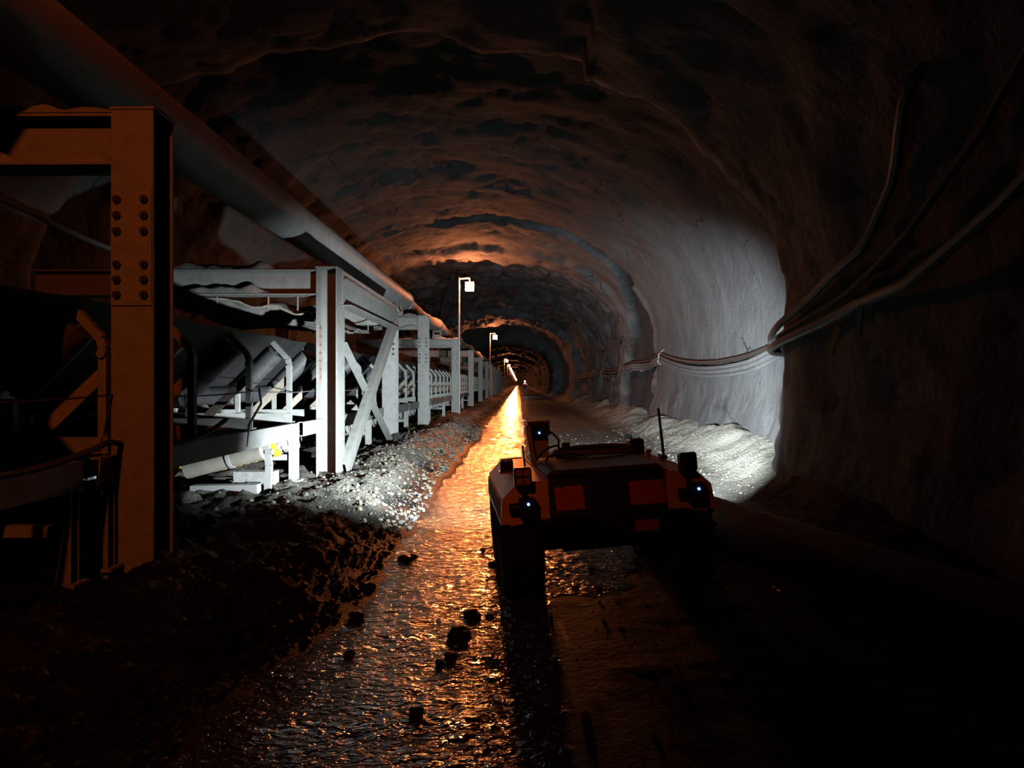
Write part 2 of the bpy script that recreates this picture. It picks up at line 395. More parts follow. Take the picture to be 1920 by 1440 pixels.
# ------------------------------------------------------------------ gantry frames
def heap(x0, x1, y0, y1, z, hmax, seed):
    nx = max(4, int((x1-x0)/.05)); ny = 6
    xs_ = np.linspace(x0, x1, nx); yy_ = np.linspace(y0, y1, ny); X, Y = np.meshgrid(xs_, yy_)
    e = np.sin(np.pi*np.linspace(0, 1, ny))[:, None]**.6*np.minimum(1, np.minimum(X-x0, x1-X)/.05+.15)
    Z = z+hmax*e*np.clip(.55+.8*fbm(X*2.2+seed, Y*2.2, 0*X+seed, 3), .08, 1.3)
    return grid_mesh('dust', np.stack([X, Y, Z], -1), M['dust'], flip=True)
POSTX = -2.56
def gantry(y, top, label, group='gantry frames over the conveyor', turned=False, bolts=True, detail=True, rows=None, saddle=True):
    base = float(floor_z(POSTX, y))-.12
    g = empty('gantry_frame', (POSTX, y, base), label, 'frame', group)
    up = (1, 0, 0) if turned else (0, 1, 0)
    dy = .14
    def Lz(z): return z-base
    pb = MB()
    if turned: pb.hbeam((0, .08, 0), (0, .08, Lz(top)), .42, .28, up=up)
    else: pb.hbeam((0, 0, 0), (0, 0, Lz(top)), .28, .28, up=up)
    pb.build('post', M['steel'], g, 0)
    lb = MB(); zb = float(floor_z(-6.4, y))-.12
    lb.hbeam((-3.84, 0, zb-base), (-3.84, 0, Lz(top)-.35), .28, .28, up=up); lb.build('post', M['steel'], g, 0)
    bm_ = MB(); bm_.hbeam((-.13, 0, Lz(top)-.19), (-4.0, 0, Lz(top)-.19), .26, .34); bm_.build('cross_beam', M['rusty'] if not detail else M['steel'], g, 0)
    if bolts:
        pl = MB(); z0, z1 = 2.02, 2.79
        pl.box((0, -dy-.006, Lz((z0+z1)/2)), (.27, .012, z1-z0)); plate = pl.build('splice_plate', M['steel'], g, 0)
        bmesh_ = None
        for zz in (2.72, 2.615, 2.51, 2.29, 2.19, 2.09):
            for xx in (-.092, .088):
                if bmesh_ is None:
                    b = MB(); b.cyl((0, 0, 0), (0, -.022, 0), .027, n=6); b.cyl((0, -.02, 0), (0, -.04, 0), .014, n=8); bmesh_ = b.mesh('bolt', M['bolt'])
                o = link('bolt', bmesh_, plate); o.location = (xx, -dy-.012, Lz(zz))
    if turned:
        pl = MB(); pl.box((-.116, -.03, Lz(1.9)), (.012, .15, .8)); plate = pl.build('splice_plate', M['rusty'], g, 0); bmesh_ = None
        for k in range(7):
            if bmesh_ is None:
                b = MB(); b.cyl((0, 0, 0), (.03, 0, 0), .024, n=6); bmesh_ = b.mesh('bolt', M['rusty'])
            o = link('bolt', bmesh_, plate); o.location = (-.11, -.07, Lz(1.57+.11*k))
    if detail:
        d = link('dust_ridge', heap(-2.6, -.15, -.12, .12, Lz(top)-.01, .11, y), g); tag(d, kind='stuff')
        d = link('dust_ridge', heap(-2.6, -.15, -.12, -.01, Lz(top)-.345, .12, y+5), g); tag(d, kind='stuff')
        cp = MB(); cp.box((0, 0, Lz(top)+.008), (.3, .3, .016)); cp.build('cap_plate', M['steel'], g, 0)
        d = link('dust_ridge', heap(-.15, .15, -.14, .14, Lz(top)+.016, .10, y+9), g); tag(d, kind='stuff')
        if saddle:
            s_ = MB(); s_.box((-.74, 0, Lz(top)+.09), (.36, .14, .18)); s_.box((-.60, 0, Lz(top)+.22), (.05, .14, .16)); s_.box((-.88, 0, Lz(top)+.22), (.05, .14, .16)); s_.build('pipe_saddle', M['rusty'], g, 0)
    return g
gantry(4.83, 3.32, 'nearest gantry frame, tall orange-lit bolted steel post at the water bank', bolts=True, saddle=False)
gantry(9.6, 3.05, 'gantry frame whose open web post faces the camera left of the diagonal bracing', turned=True, bolts=False, saddle=False)
gantry(14.2, 3.03, 'gantry frame with bolted pale post at the right end of the diagonal bracing', saddle=False)
gantry(19.2, 3.32, 'pale bolted gantry frame standing alone just right of the braced bay')
gantry(28.8, 3.32, 'gantry frame with pale post beside the nearest lamp pole')
gantry(38.4, 3.32, 'gantry frame with tan-lit post, first one past the nearest lamp pole', detail=False)
gantry(48.0, 3.32, 'small grey gantry frame, second one past the nearest lamp pole', detail=False, bolts=False)
for i, y in enumerate((57.6, 67.2, 76.8, 86.4, 96, 105.6)):
    gantry(y, 3.32, 'tiny gantry frame, '+ORD[i+2]+' one past the nearest lamp pole', 'distant gantry frames', bolts=False, detail=False)

# braced bay: fascia beam and crossing diagonals between the second and third post
fb = empty('fascia_beam', (-2.46, 9.75, 2.55), 'pale steel fascia beam running from web post to bolted post under the big pipe', 'beam')
b = MB(); b.channel((0, 0, .28), (0, 4.35, .27), .10, .46, .016, side=-1); b.build('channel', M['steel'], fb, 0)
b = MB(); b.bar((.09, 0, .39), (.07, 4.35, .37), .05, .012); b.build('ledge', M['steel'], fb, 0)
b = MB(); b.bar((.06, 0, .03), (.06, 4.35, .03), .22, .016); b.build('lower_flange', M['steel'], fb, 0)
b = MB()
for k in range(34): b.rock((.05, .1+k*.126, .045), .035, (1, 1.6, .5), k)
tag(b.build('dust', M['dust'], fb, 0), kind='stuff')
xb = empty('cross_brace', (-2.40, 9.75, .2), 'crossed pale steel diagonals bracing the bay between two posts', 'brace')
b = MB(); b.channel((0, 0, .10), (-.03, 4.35, 2.62), .10, .26, .014, side=-1); b.build('wide_diagonal', M['steel'], xb, 0)
b = MB(); b.angle((-.10, .1, 1.87), (-.10, 4.25, .0), .12, .014); b.build('narrow_diagonal', M['steel'], xb, 0)
b = MB(); b.box((-.07, 1.95, 1.1), (.012, .4, .4), Euler((R(40), 0, 0)).to_matrix()); b.build('gusset_plate', M['steel'], xb, 0)

# ------------------------------------------------------------------ overhead pipe and duct
p = empty('overhead_pipe', (-3.3, -5, 3.87), 'big smooth overhead pipe resting on the nearest frames, orange-lit at its near end', 'pipe')
b = MB(); b.cyl((0, 0, 0), (0, 25.4, 0), .285, n=40); b.build('pipe_body', M['galv'], p)
for yy in (25.3,):
    b = MB(); b.cyl((0, yy-.05, 0), (0, yy+.05, 0), .315 if yy < 25 else .30, n=40); b.build('collar', M['galv'], p)
pts = []; rs = []
y = 20.3
while y < 118:
    ph = ((y-19.2) % 9.6)/9.6
    pts.append((0, y-20.3, -.02+.16*(4*(ph-.5)**2)-.14)); rs.append(.245+.012*math.cos(y*2*math.pi/1.2)+.02*float(pn(y*.7, 1.2, 0))); y += .3
d = empty('ventilation_duct', (-3.3, 20.3, 3.9), 'sagging flexible ventilation duct continuing past the big pipe, orange-lit top', 'duct')
b = MB(); b.tube(pts, rs, 20); b.build('duct_skin', M['duct'], d, 60)
for k in range(9):
    yy = 8.5+9.6*k
    b = MB(); b.cyl((0, yy-.03, -.03), (0, yy+.03, -.03), .275, n=24); b.build('hanger_band', M['rusty'], d)

# ------------------------------------------------------------------ conveyor
CX = -3.75
def tri(P): return [Vector(q) for q in P]
def roller_mb(p0, p1, r, n=18):
    m_ = MB(); p0 = Vector(p0); p1 = Vector(p1); d = (p1-p0).normalized()
    m_.tube([p0, p0+d*.012, p1-d*.012, p1], [r-.012, r, r, r-.012], n)
    m_.cyl(p0-d*.05, p1+d*.05, .022, n=8); return m_
def idler_pieces():
    out = []
    b = MB(); b.angle((1.05, -.05, 1.04), (-1.05, -.05, 1.04), .11, .012); out.append(('base_beam', b, 'steel'))
    for s_ in (1, -1):
        b = MB()
        P = [(s_*1.0, 0, 1.03), (s_*1.0, 0, 1.74), (s_*.985, 0, 1.80), (s_*.80, 0, 2.0)]
        for q0, q1 in zip(P, P[1:]): b.bar(q0, q1, .055, .06, (0, 1, 0))
        b.cyl((s_*1.0, -.05, 1.70), (s_*1.0, .05, 1.70), .03, n=8)
        out.append(('arm', b, 'steel'))
        b = MB(); b.bar((s_*.98, 0, 1.56), (s_*.52, 0, 1.12), .085, .014, (0, 1, 0)); out.append(('brace', b, 'rusty'))
        out.append(('wing_roller', roller_mb((s_*.84, 0, 1.88), (s_*.42, 0, 1.46), .11), 'roller'))
        b = MB(); b.bar((s_*.38, 0, 1.06), (s_*.38, 0, 1.40), .05, .05, (0, 1, 0)); out.append(('roller_support', b, 'steel'))
    out.append(('centre_roller', roller_mb((.34, 0, 1.36), (-.34, 0, 1.36), .11), 'roller'))
    return out
IDL = [(n_, b.mesh(n_, M[m_]), m_) for n_, b, m_ in idler_pieces()]
allmb = MB()
for n_, b, m_ in idler_pieces(): allmb.add(b.v, b.f)
FAR_IDL = allmb.mesh('idler_frame', M['steel'])
for k in range(-2, 70):
    y = 4.7+1.27*k
    grp = 'idler frames under the belt'
    near = {0: 'dark orange-lit idler frame with round roller end left of the nearest post',
            1: 'idler frame half hidden by the right edge of the nearest post',
            2: 'idler frame with pale bent arm, second one right of the nearest post',
            3: 'idler frame with rust-orange bent arm, third one right of the nearest post',
            4: 'idler frame directly behind the web-faced post'}
    if k in near: lab = near[k]
    elif k < 0: lab = 'idler frame beyond the left edge nearest the viewer'; grp = 'idlers at the left edge'
    elif y < 14.5: lab = ORD[k-5]+' idler frame seen through the crossed diagonals, counting from the web post'; grp = 'idlers behind the bracing'
    elif y < 19.5: lab = ORD[k-8]+' idler frame in the gap between braced bay and lone bolted post'; grp = 'idlers beyond the bracing'
    else: lab = 'small idler frame in the far receding row past the lone bolted post'; grp = 'far idlers'
    if y < 45:
        g = empty('idler_frame', (CX, y, 0), lab, 'idler', grp)
        for n_, me, m_ in IDL: link(n_, me, g)
    else:
        o = link('idler_frame', FAR_IDL); o.location = (CX, y, 0); tag(o, lab, 'idler', grp)

def belt(name, sec, y0, y1, label, t=.015, sag=0):
    b = MB(); n = len(sec)
    yl = list(np.arange(y0, 45, .3175))+list(np.arange(45, y1, 2.5))
    V = []; F = []
    for y in yl:
        s_ = sag*abs(math.sin(math.pi*(y-4.7)/1.27))
        V += [(CX+x, y, z-s_) for x, z in sec]+[(CX+x, y, z-s_+t) for x, z in sec]
    w2 = 2*n
    for i in range(len(yl)-1):
        for j in range(n-1):
            a = i*w2+j; F.append((a, a+1, a+1+w2, a+w2)); F.append((a+n, a+n+w2, a+n+1+w2, a+n+1))
        F.append((i*w2, i*w2+w2, i*w2+w2+n, i*w2+n)); F.append((i*w2+n-1, i*w2+2*n-1, i*w2+w2+2*n-1, i*w2+w2+n-1))
    b.add(V, F); o = b.build(name, M['rubber']); return tag(o, label, 'belt')
belt('carrying_belt', [(.86, 2.06), (.76, 1.965), (.42, 1.625), (.33, 1.535), (.24, 1.485), (-.24, 1.485), (-.33, 1.535), (-.42, 1.625), (-.76, 1.965), (-.86, 2.06)], -3, 96, 'troughed black conveyor belt lying on the idler rollers', sag=.02)
belt('return_belt', [(.74, .845), (.02, .695), (-.02, .695), (-.74, .845)], -3, 96, 'flat black returning belt running low beneath the troughed belt', sag=0)

# stringer stands
def stringer(y0, y1, lab, grp='stringer stands'):
    g = empty('conveyor_stand', (CX, y0, 0), lab, 'stand', grp)
    for s_ in (1, -1):
        b = MB(); b.channel((s_*1.05, 0, .94), (s_*1.05, y1-y0, .94), .07, .18, .012, side=-s_); b.build('stringer', M['steel'], g, 0)
        for yy in ((.1, y1-y0-.1) if 4 < y0 < 5 else (y1-y0-.1,)):
            zb = float(floor_z(CX+s_*1.05, y0+yy))-.1
            b = MB(); b.channel((s_*1.05, yy, zb), (s_*1.05, yy, .86), .10, .085, .01, (0, 1, 0), side=-s_)
            b.build('leg', M['steel'], g, 0)
            b = MB(); b.box((s_*1.05, yy, zb+.11), (.18, .16, .02)); b.build('foot_plate', M['steel'], g, 0)
    b = MB(); b.bar((1.05, y1-y0-.1, .62), (-1.05, y1-y0-.1, .62), .05, .07); b.build('cross_tie', M['steel'], g, 0)
    return g
sy = [-4.1, .2, 4.45, 8.75, 13.0, 17.3, 21.6, 25.9, 30.2, 34.5, 38.8]
labs = {1: 'dark conveyor stand at the left edge before the nearest post', 2: 'conveyor stand with pale stringer right of the nearest post, its leg before the web-faced post',
        3: 'conveyor stand behind the crossed diagonals', 4: 'conveyor stand between the bolted brace post and the lone post', 0: 'conveyor stand outside the left edge'}
for i in range(len(sy)-1):
    stringer(sy[i]+.06, sy[i+1]-.12, labs.get(i, ORD[max(i-5, 0)]+' small conveyor stand past the lone bolted post'), 'far conveyor stands' if i > 4 else 'near conveyor stands')

# return idlers
def return_idler(y, kind, lab, grp):
    g = empty('return_idler', (CX, y, 0), lab, 'idler', grp)
    for s_ in (1, -1):
        p0 = Vector((s_*.93, 0, .77)); p1 = Vector((s_*.06, 0, .55))
        roller_mb(p0, p1, .105 if kind == 'plain' else .06).build('return_roller', M['roller_pale'], g)
        if kind != 'plain':
            me = None; d = (p1-p0).normalized()
            for j in range(9):
                c = p0+d*(.06+.095*j); b = MB(); b.cyl(c-d*.024, c+d*.024, .118, n=20)
                b.build('rubber_disc', M['ringy'] if kind == 'yellow' else M['ring'], g)
        else:
            c = p0+(p1-p0)*.42; d = (p1-p0).normalized(); b = MB(); b.cyl(c-d*.02, c+d*.02, .113, n=22); b.build('end_ring', M['ring'], g)
        zb = float(floor_z(CX+s_*.97, y))-.06
        b = MB(); P = [(s_*.93, 0, .97), (s_*.97, 0, .76), (s_*.99, 0, .60), (s_*.97, 0, zb)][:4 if kind == 'plain' else 2]
        for q0, q1 in zip(P, P[1:]): b.bar(q0, q1, .07, .05, (0, 1, 0))
        b.cyl((s_*1.03, 0, .75), (s_*.95, 0, .75), .035, n=10); b.build('hanger_arm', M['ring'], g, 0)
    return g
return_idler(5.2, 'plain', 'dark return idler left of the nearest post low under the belt', 'near return idlers')
return_idler(7.85, 'plain', 'return idler with smooth beige roller between the nearest post and web-faced post', 'near return idlers')
return_idler(8.42, 'yellow', 'return idler with yellow disc rings just left of the web-faced post', 'near return idlers')
return_idler(9.9, 'disc', 'return idler with white disc rings behind the web-faced post', 'near return idlers')
for i, y in enumerate((12.4, 14.9, 17.4, 20.0, 22.6, 25.2, 27.8, 30.4)):
    return_idler(y, 'disc', ORD[i]+' return idler with white discs in the row past the web post', 'white ringed return idlers')
# sill and block on the ground below
o = MB().box((0, 0, 0), (.72, .14, .1)).build('ground_sill', M['ring'], None, 0); o.location = (-3.2, 7.75, .35); o.rotation_euler = (0, R(-1), R(2)); tag(o, 'white dusty sill beam lying on the ground below the beige roller', 'beam')
o = MB().box((0, 0, 0), (.46, .2, .18)).build('concrete_block', M['concrete'], None, 0); o.location = (-3.05, 8.25, .40); tag(o, 'pale concrete block on the ground behind the sill beam', 'block')

# pull cord
def catenary(P, n=12, sag=.05):
    out = []
    for a, b in zip(P, P[1:]):
        a = Vector(a); b = Vector(b)
        for k in range(n):
            t = k/n; q = a.lerp(b, t); q.z -= sag*4*t*(1-t); out.append(q)
    out.append(Vector(P[-1])); return out
P = [(-2.69, 4.7+1.27*2*k, 1.43) for k in range(-2, 18)]
tag(MB().tube(catenary(P, 6, .03), .006, 5).build('pull_cord', M['cable']), 'thin emergency pull cord strung along the idler arms', 'cord')
tag(MB().tube(catenary([(-2.6, 2.5, 1.18), (-2.63, 4.55, 1.13), (-2.64, 6.4, 1.18)], 12, .12), .02, 6).build('hanging_cable', M['cable']), 'drooping cable hung along the dark stand at the left edge', 'cable')
tag(MB().tube(catenary([(-5.6, 5.5, 3.9), (-5.7, 8.3, 3.5), (-5.6, 11.5, 3.4)], 10, .08), .035, 8).build('wall_cable', M['cable']), 'dark cable strung behind the belt on the left side', 'cable')
o = MB().tube([(-2.67, 7.30, 1.46), (-2.62, 7.22, 1.30), (-2.66, 7.0, 1.10), (-2.67, 6.95, .88)], .012, 6).build('drop_cable', M['cable_dark']); tag(o, 'short cable dropping from the pale bent idler arm to the stringer', 'cable')

# sagging dusty sheet above the belt
X, Y = np.meshgrid(np.linspace(-4.9, -2.95, 40), np.linspace(9.62, 14.18, 60))
Z = 2.62+.10*fbm(X*1.3, Y*1.1, 0*X, 4)-.12*np.exp(-((Y-12)**2/2))-.1*sst(-3.4, -2.9, X)
sh = link('dusty_sheet', grid_mesh('dusty_sheet', np.stack([X, Y, Z], -1), M['dust']))
md = sh.modifiers.new('thick', 'SOLIDIFY'); md.thickness = .02
for hx in (-4.8, -4.1, -3.4, -3.0):
    for hy in (9.64, 14.16):
        MB().cyl((hx, hy, 2.50), (hx, hy, 2.74), .012, n=6).build('hanger', M['rusty'], sh)
tag(sh, 'sagging dust-laden sheet hung beneath the frames over the belt', 'sheet')

# ------------------------------------------------------------------ lamps
def lamp(y, lab, grp, near=False):
    x0 = -2.38; base = float(floor_z(x0, y))-.1
    g = empty('pole_lamp', (x0, y-.22, base), lab, 'lamp', grp)
    H = 5.78-base
    MB().tube([(0, 0, 0), (0, 0, H)], [.045, .03], 8).build('pole', M['galv'], g)
    b = MB(); b.bar((0, 0, H-.05), (.42, 0, H-.02), .05, .05); b.build('bracket_arm', M['galv'], g, 0)
    zc = H-.36
    b = MB(); b.box((.42, .11, zc), (.27, .06, .27)); b.bar((.42, .10, zc+.18), (.42, .05, H-.02), .04, .04); b.build('housing', M['plastic'], g, 0)
    b = MB(); b.box((.42, -.02, zc), (.33, .18, .34)); b.build('lit_lens', M['lens'], g, 0)
    L = bpy.data.lights.new('added_glitter_spot', 'SPOT'); L.energy = GLITTER_W*(1 if near else .35); L.color = (1, .23, .05); L.spot_size = R(21 if near else 17); L.spot_blend = 1; L.shadow_soft_size = .17  # extra spot beside the lens, aimed at the water to make it glitter
    lo = bpy.data.objects.new('added_glitter_spot', L); COL.objects.link(lo); lo.parent = g; lo.location = (.42, -.30, zc)
    lo.rotation_euler = Vector((.060, -1, -.355) if near else (1.4/(y-4), -1, -6.6/(y-4))).to_track_quat('-Z', 'Y').to_euler(); lo.scale = (.36 if near else .24, 1, 1)
    for zz in (1.0, 2.4):
        b = MB(); b.box((-.04, .02, zz), (.14, .09, .05)); b.build('pole_clamp', M['rusty'], g, 0)
    return g
lamp(LAMPS[0], 'largest lit orange lamp on its pole, nearest in the row', 'lit lamps', True)
lamp(LAMPS[1], 'second lit orange lamp, smaller, on its pole further down the tunnel', 'lit lamps')
lamp(LAMPS[2], 'third lit orange lamp counting from the nearest, start of the tight far row', 'lit lamps')
ORD = ['first', 'second', 'third', 'fourth', 'fifth', 'sixth', 'seventh', 'eighth', 'ninth', 'tenth', 'eleventh']
for i, y in enumerate(LAMPS[3:]):
    if i < 4: lamp(y, ORD[i+3]+' lit orange lamp counting along the row from the nearest pole', 'lit lamps')
    else: lamp(y, 'tiny lit orange lamp in the tight distant row near the vanishing point', 'distant lit lamps')
for y in (762, 768):  # unseen lamps added to brighten the end wall
    g = lamp(y, 'added lamp lighting the far end wall at the vanishing point', 'added lamps at the end wall'); g.rotation_euler.z = math.pi
# lamp behind the viewer, turned towards the conveyor
g = empty('pole_lamp', (-2.38, -2.4, .2), 'lit lamp on its pole behind the viewer', 'lamp', 'lit lamps')
MB().tube([(0, 0, 0), (0, 0, 5.6)], [.045, .03], 8).build('pole', M['galv'], g)
b = MB(); b.bar((0, 0, 5.55), (.42, 0, 5.55), .05, .05); b.box((.42, -.08, 5.3), (.4, .08, .4)); b.build('housing', M['plastic'], g, 0)
L = bpy.data.lights.new('rear_flood', 'SPOT'); L.energy = REAR_W; L.color = (1, .17, .03); L.spot_size = R(104); L.spot_blend = .8; L.shadow_soft_size = .09
lo = bpy.data.objects.new('rear_flood', L); COL.objects.link(lo); lo.location = (-1.95, -2.2, 5.5)
lo.rotation_euler = Vector((-.35, .85, -.30)).to_track_quat('-Z', 'Y').to_euler()

# ------------------------------------------------------------------ vehicle
rb = empty('robot_vehicle', (.60, 5.72, .0), 'low four-wheeled black and yellow robot vehicle standing half in the stream', 'robot', None, (0, R(-3.6), R(5.8)))
rb.rotation_mode = 'XYZ'
def rp(name, mb_, m, parent=rb, smooth=30): return mb_.build(name, M[m], parent, smooth)
# central body: black hull with sloped rear face
hull = rp('hull', MB().prism([(-.74, .40), (-.78, .58), (-.70, .86), (-.66, .885), (.66, .885), (.74, .78), (.74, .45), (.66, .38), (-.66, .38)], 'x', -.41, .41), 'black', smooth=0)
rp('top_cover', MB().prism([(-.42, .885), (.42, .885), (.38, .915), (-.38, .915)], 'y', -.68, .62), 'cover', smooth=0)
rp('bumper', MB().box((0, -.80, .50), (1.10, .07, .20)).box((0, -.76, .41), (.7, .05, .08)), 'black', smooth=0)
# rear panels lie on the sloped face
sl = math.atan2(.08, .28)
rot = Euler((-sl, 0, 0)).to_matrix()
def on_slope(z): return -.78+(z-.58)/.28*.08-.008
for x, wd in ((-.275, .20), (.275, .25)):
    b = MB(); b.box((x, on_slope(.725), .725), (wd, .01, .165), rot); rp('panel', b, 'redpanel', smooth=0)
b = MB(); b.box((.235, -.84, .515), (.165, .008, .075)); sp = rp('striped_plate', b, 'redpanel', smooth=0)
for k in range(3): rp('stripe', MB().box((.235, -.846, .49+.024*k), (.16, .006, .011)), 'amber', sp, 0)
bm0 = None
for x, z in ((-.05, .80), (.08, .79), (.15, .76), (-.02, .66), (.05, .65), (.10, .64), (-.33, .80), (.37, .82), (-.05, .56), (.03, .55)):
    if bm0 is None: bm0 = MB().cyl((0, 0, 0), (0, -.012, 0), .009, n=6).mesh('bolt', M['fin'])
    o = link('bolt', bm0, hull); o.location = (x, on_slope(z)+.004 if z > .6 else -.835, z)
# fenders: yellow wedge-edged pods over the wheels
for s_ in (-1, 1):
    poly = [(s_*.42, .60), (s_*.42, .86), (s_*.63, .86), (s_*.745, .75), (s_*.765, .575), (s_*.70, .575), (s_*.70, .56)]
    b = MB(); b.prism(poly, 'y', -.74, .74); fd = rp('fender', b, 'yellow', smooth=0)
    rp('side_skirt', MB().prism([(-.72, .57), (-.62, .74), (.62, .74), (.72, .57)], 'x', s_*.755-.008, s_*.755+.012), 'concrete', fd, 0)
    rp('edge_trim', MB().bar((s_*.425, -.74, .868), (s_*.425, .74, .868), .016, .016), 'redpanel', fd, 0)
# wheels
def wheel_meshes():
    t = MB(); prof = [(.20, -.13), (.29, -.145), (.335, -.12), (.345, -.06), (.345, .06), (.335, .12), (.29, .145), (.20, .13)]
    n = 36; V = []; F = []
    for j in range(n):
        a = 2*math.pi*j/n
        for r_, x in prof: V.append((x, r_*math.cos(a), r_*math.sin(a)))
    k = len(prof)
    for j in range(n):
        for i in range(k): F.append((j*k+i, j*k+(i+1) % k, ((j+1) % n)*k+(i+1) % k, ((j+1) % n)*k+i))
    t.add(V, F)
    for j in range(22):
        a = 2*math.pi*j/22
        for s2 in (-1, 1):
            aa = a+(.14 if s2 > 0 else 0)
            rot = Euler((aa, 0, 0)).to_matrix() @ Euler((0, 0, s2*.5)).to_matrix()
            c = Euler((aa, 0, 0)).to_matrix() @ Vector((s2*.07, 0, .352)); t.box(c, (.14, .045, .03), rot)
    h = MB(); h.cyl((-.09, 0, 0), (.09, 0, 0), .205, n=24)
    for j in range(6):
        a = 2*math.pi*j/6; h.cyl((-.10, .1*math.cos(a), .1*math.sin(a)), (.10, .1*math.cos(a), .1*math.sin(a)), .014, n=6)
    h.cyl((-.12, 0, 0), (.12, 0, 0), .05, n=12)
    return t.mesh('tire', M['tire']), h.mesh('wheel', M['tire'])
TM, HM = wheel_meshes()
for x in (-.615, .615):
    for y in (-.43, .43):
        o = link('wheel', HM, rb); o.location = (x, y, .345); link('tire', TM, o)
for x in (-.615, .615):
    b = MB(); b.bar((x*.45, -.43, .36), (x*.9, -.43, .36), .08, .08); b.bar((x*.45, .43, .36), (x*.9, .43, .36), .08, .08); rp('axle', b, 'black', smooth=0)
# rear work lamps, four-cell
def work_lamp(x, y, z, tilt, lens, name='work_lamp', rz=0):
    g = MB()
    pr = [(-.06, -.05), (-.05, -.065), (.05, -.065), (.06, -.05), (.06, .05), (.05, .065), (-.05, .065), (-.06, .05)]
    g.prism(pr, 'y', -.03, .03); g.box((0, .04, 0), (.09, .03, .09))
    o = g.build(name, M['plastic'], rb, 0); o.location = (x, y, z); o.rotation_euler = (tilt, 0, rz)
    lm = MB().box((0, 0, 0), (.042, .008, .044)).mesh('lamp_cell', M[lens])
    for dx in (-.026, .026):
        for dz in (-.029, .029):
            c = link('lamp_cell', lm, o); c.location = (dx, -.031, dz)
    st = MB().bar((0, .02, -.06), (0, .02, -.12), .03, .03).build('stalk', M['black'], o, 0)
    return o
work_lamp(-.60, -.80, .905, R(-4), 'amber'); work_lamp(.56, -.80, .925, R(-4), 'black')
for x, z in ((-.59, .82), (.56, .84)):
    b = MB(); b.tube([(x, -.765, z), (x+.02, -.77, z-.06), (x+.015, -.765, z-.16)], .007, 6); rp('lamp_lead', b, 'cable_dark')
# side boxes with a blue light
for x, z in ((-.575, .695), (.62, .71)):
    bx = rp('sensor_box', MB().prism([(x-.06, z-.065), (x+.06, z-.065), (x+.06, z+.045), (x+.045, z+.06), (x-.05, z+.06), (x-.06, z+.04)], 'y', -.83, -.74), 'plastic', smooth=0)
    rp('knob', MB().cyl((x-.05, -.79, z+.0), (x-.13, -.79, z+.0), .032, n=14), 'plastic', bx)
    rp('blue_light', MB().cyl((x, -.829, z+.025), (x, -.838, z+.025), .009, n=10), 'blue', bx)
# mast at the front left of the deck
ms = rp('mast', MB().bar((-.42, .02, .88), (-.455, .02, 1.20), .035, .035).bar((-.455, .02, 1.20), (-.30, .02, 1.22), .03, .02), 'rusty', smooth=0)
rp('mast_box', MB().box((-.365, .05, 1.165), (.175, .09, .11)), 'plastic', ms, 0)
rp('box_lid', MB().box((-.365, .05, 1.226), (.185, .10, .012)), 'rusty', ms, 0)
rp('flat_panel', MB().box((-.35, .09, 1.02), (.13, .02, .19)), 'rusty', ms, 0)
rp('status_light', MB().cyl((-.365, .003, 1.135), (-.365, -.003, 1.135), .008, n=8), 'blue', ms)
for k, P in enumerate(([(-.42, -.10, .92), (-.33, -.05, 1.00), (-.22, .02, 1.02), (-.18, .06, .92)], [(-.35, -.15, .92), (-.30, -.12, .96), (-.2, -.05, .95), (-.05, .0, .93), (.02, .05, .92)],
                       [(-.27, .08, 1.13), (-.20, .08, 1.06), (-.21, .06, .97), (-.28, 0, .93)])):
    rp('lead', MB().tube(catenary(P, 6, -.01), .009, 6), 'cable_dark')
# coiled hose hoop on the deck
pts = [(.12+.34*math.cos(a), .25+.26*math.sin(a), .935+.008*math.sin(3*a)) for a in [2*math.pi*k/40 for k in range(41)]]
rp('coiled_hose', MB().tube(pts, .016, 8), 'hose')
pts = [(.12+.31*math.cos(a), .25+.23*math.sin(a), .955) for a in [2*math.pi*k/40 for k in range(41)]]
rp('coiled_hose', MB().tube(pts, .014, 8), 'hose')
# finned scanner on the left fender
sc_ = rp('scanner', MB().box((-.66, -.18, .915), (.10, .12, .08)), 'plastic', smooth=0)
for k in range(9): rp('fin', MB().box((-.70+.0105*k, -.18, .962), (.005, .12, .03)), 'fin', sc_, 0)
rp('scanner_base', MB().box((-.66, -.18, .868), (.11, .13, .016)), 'amber', sc_, 0)
rp('thin_rod', MB().cyl((-.525, -.3, .86), (-.535, -.28, 1.07), .007, n=6), 'black')
# right fender fittings
rp('antenna', MB().tube([(.625, -.05, .86), (.622, -.05, .90), (.605, -.04, 1.27)], [.018, .013, .010], 8), 'hose')
rp('antenna_base', MB().cyl((.625, -.05, .86), (.625, -.05, .885), .03, n=10), 'black')
dm = rp('receiver', MB().prism([(.44, .87), (.57, .87), (.57, .985), (.555, 1.0), (.455, 1.0), (.44, .985)], 'y', .32, .44), 'plastic', smooth=0)
rp('receiver_pin', MB().cyl((.475, .38, .99), (.475, .38, 1.03), .005, n=6), 'plastic', dm)
rp('camera_pod', MB().tube([(-.06, .62, .885), (-.06, .62, .90), (-.06, .62, .985)], [.05, .045, .04], 12), 'plastic')
rp('stop_button', MB().cyl((.55, .12, .86), (.55, .12, .90), .015, n=10).cyl((.55, .12, .90), (.55, .12, .925), .024, n=12), 'red')
rp('small_knob', MB().cyl((.62, .05, .86), (.62, .05, .89), .014, n=8), 'red')
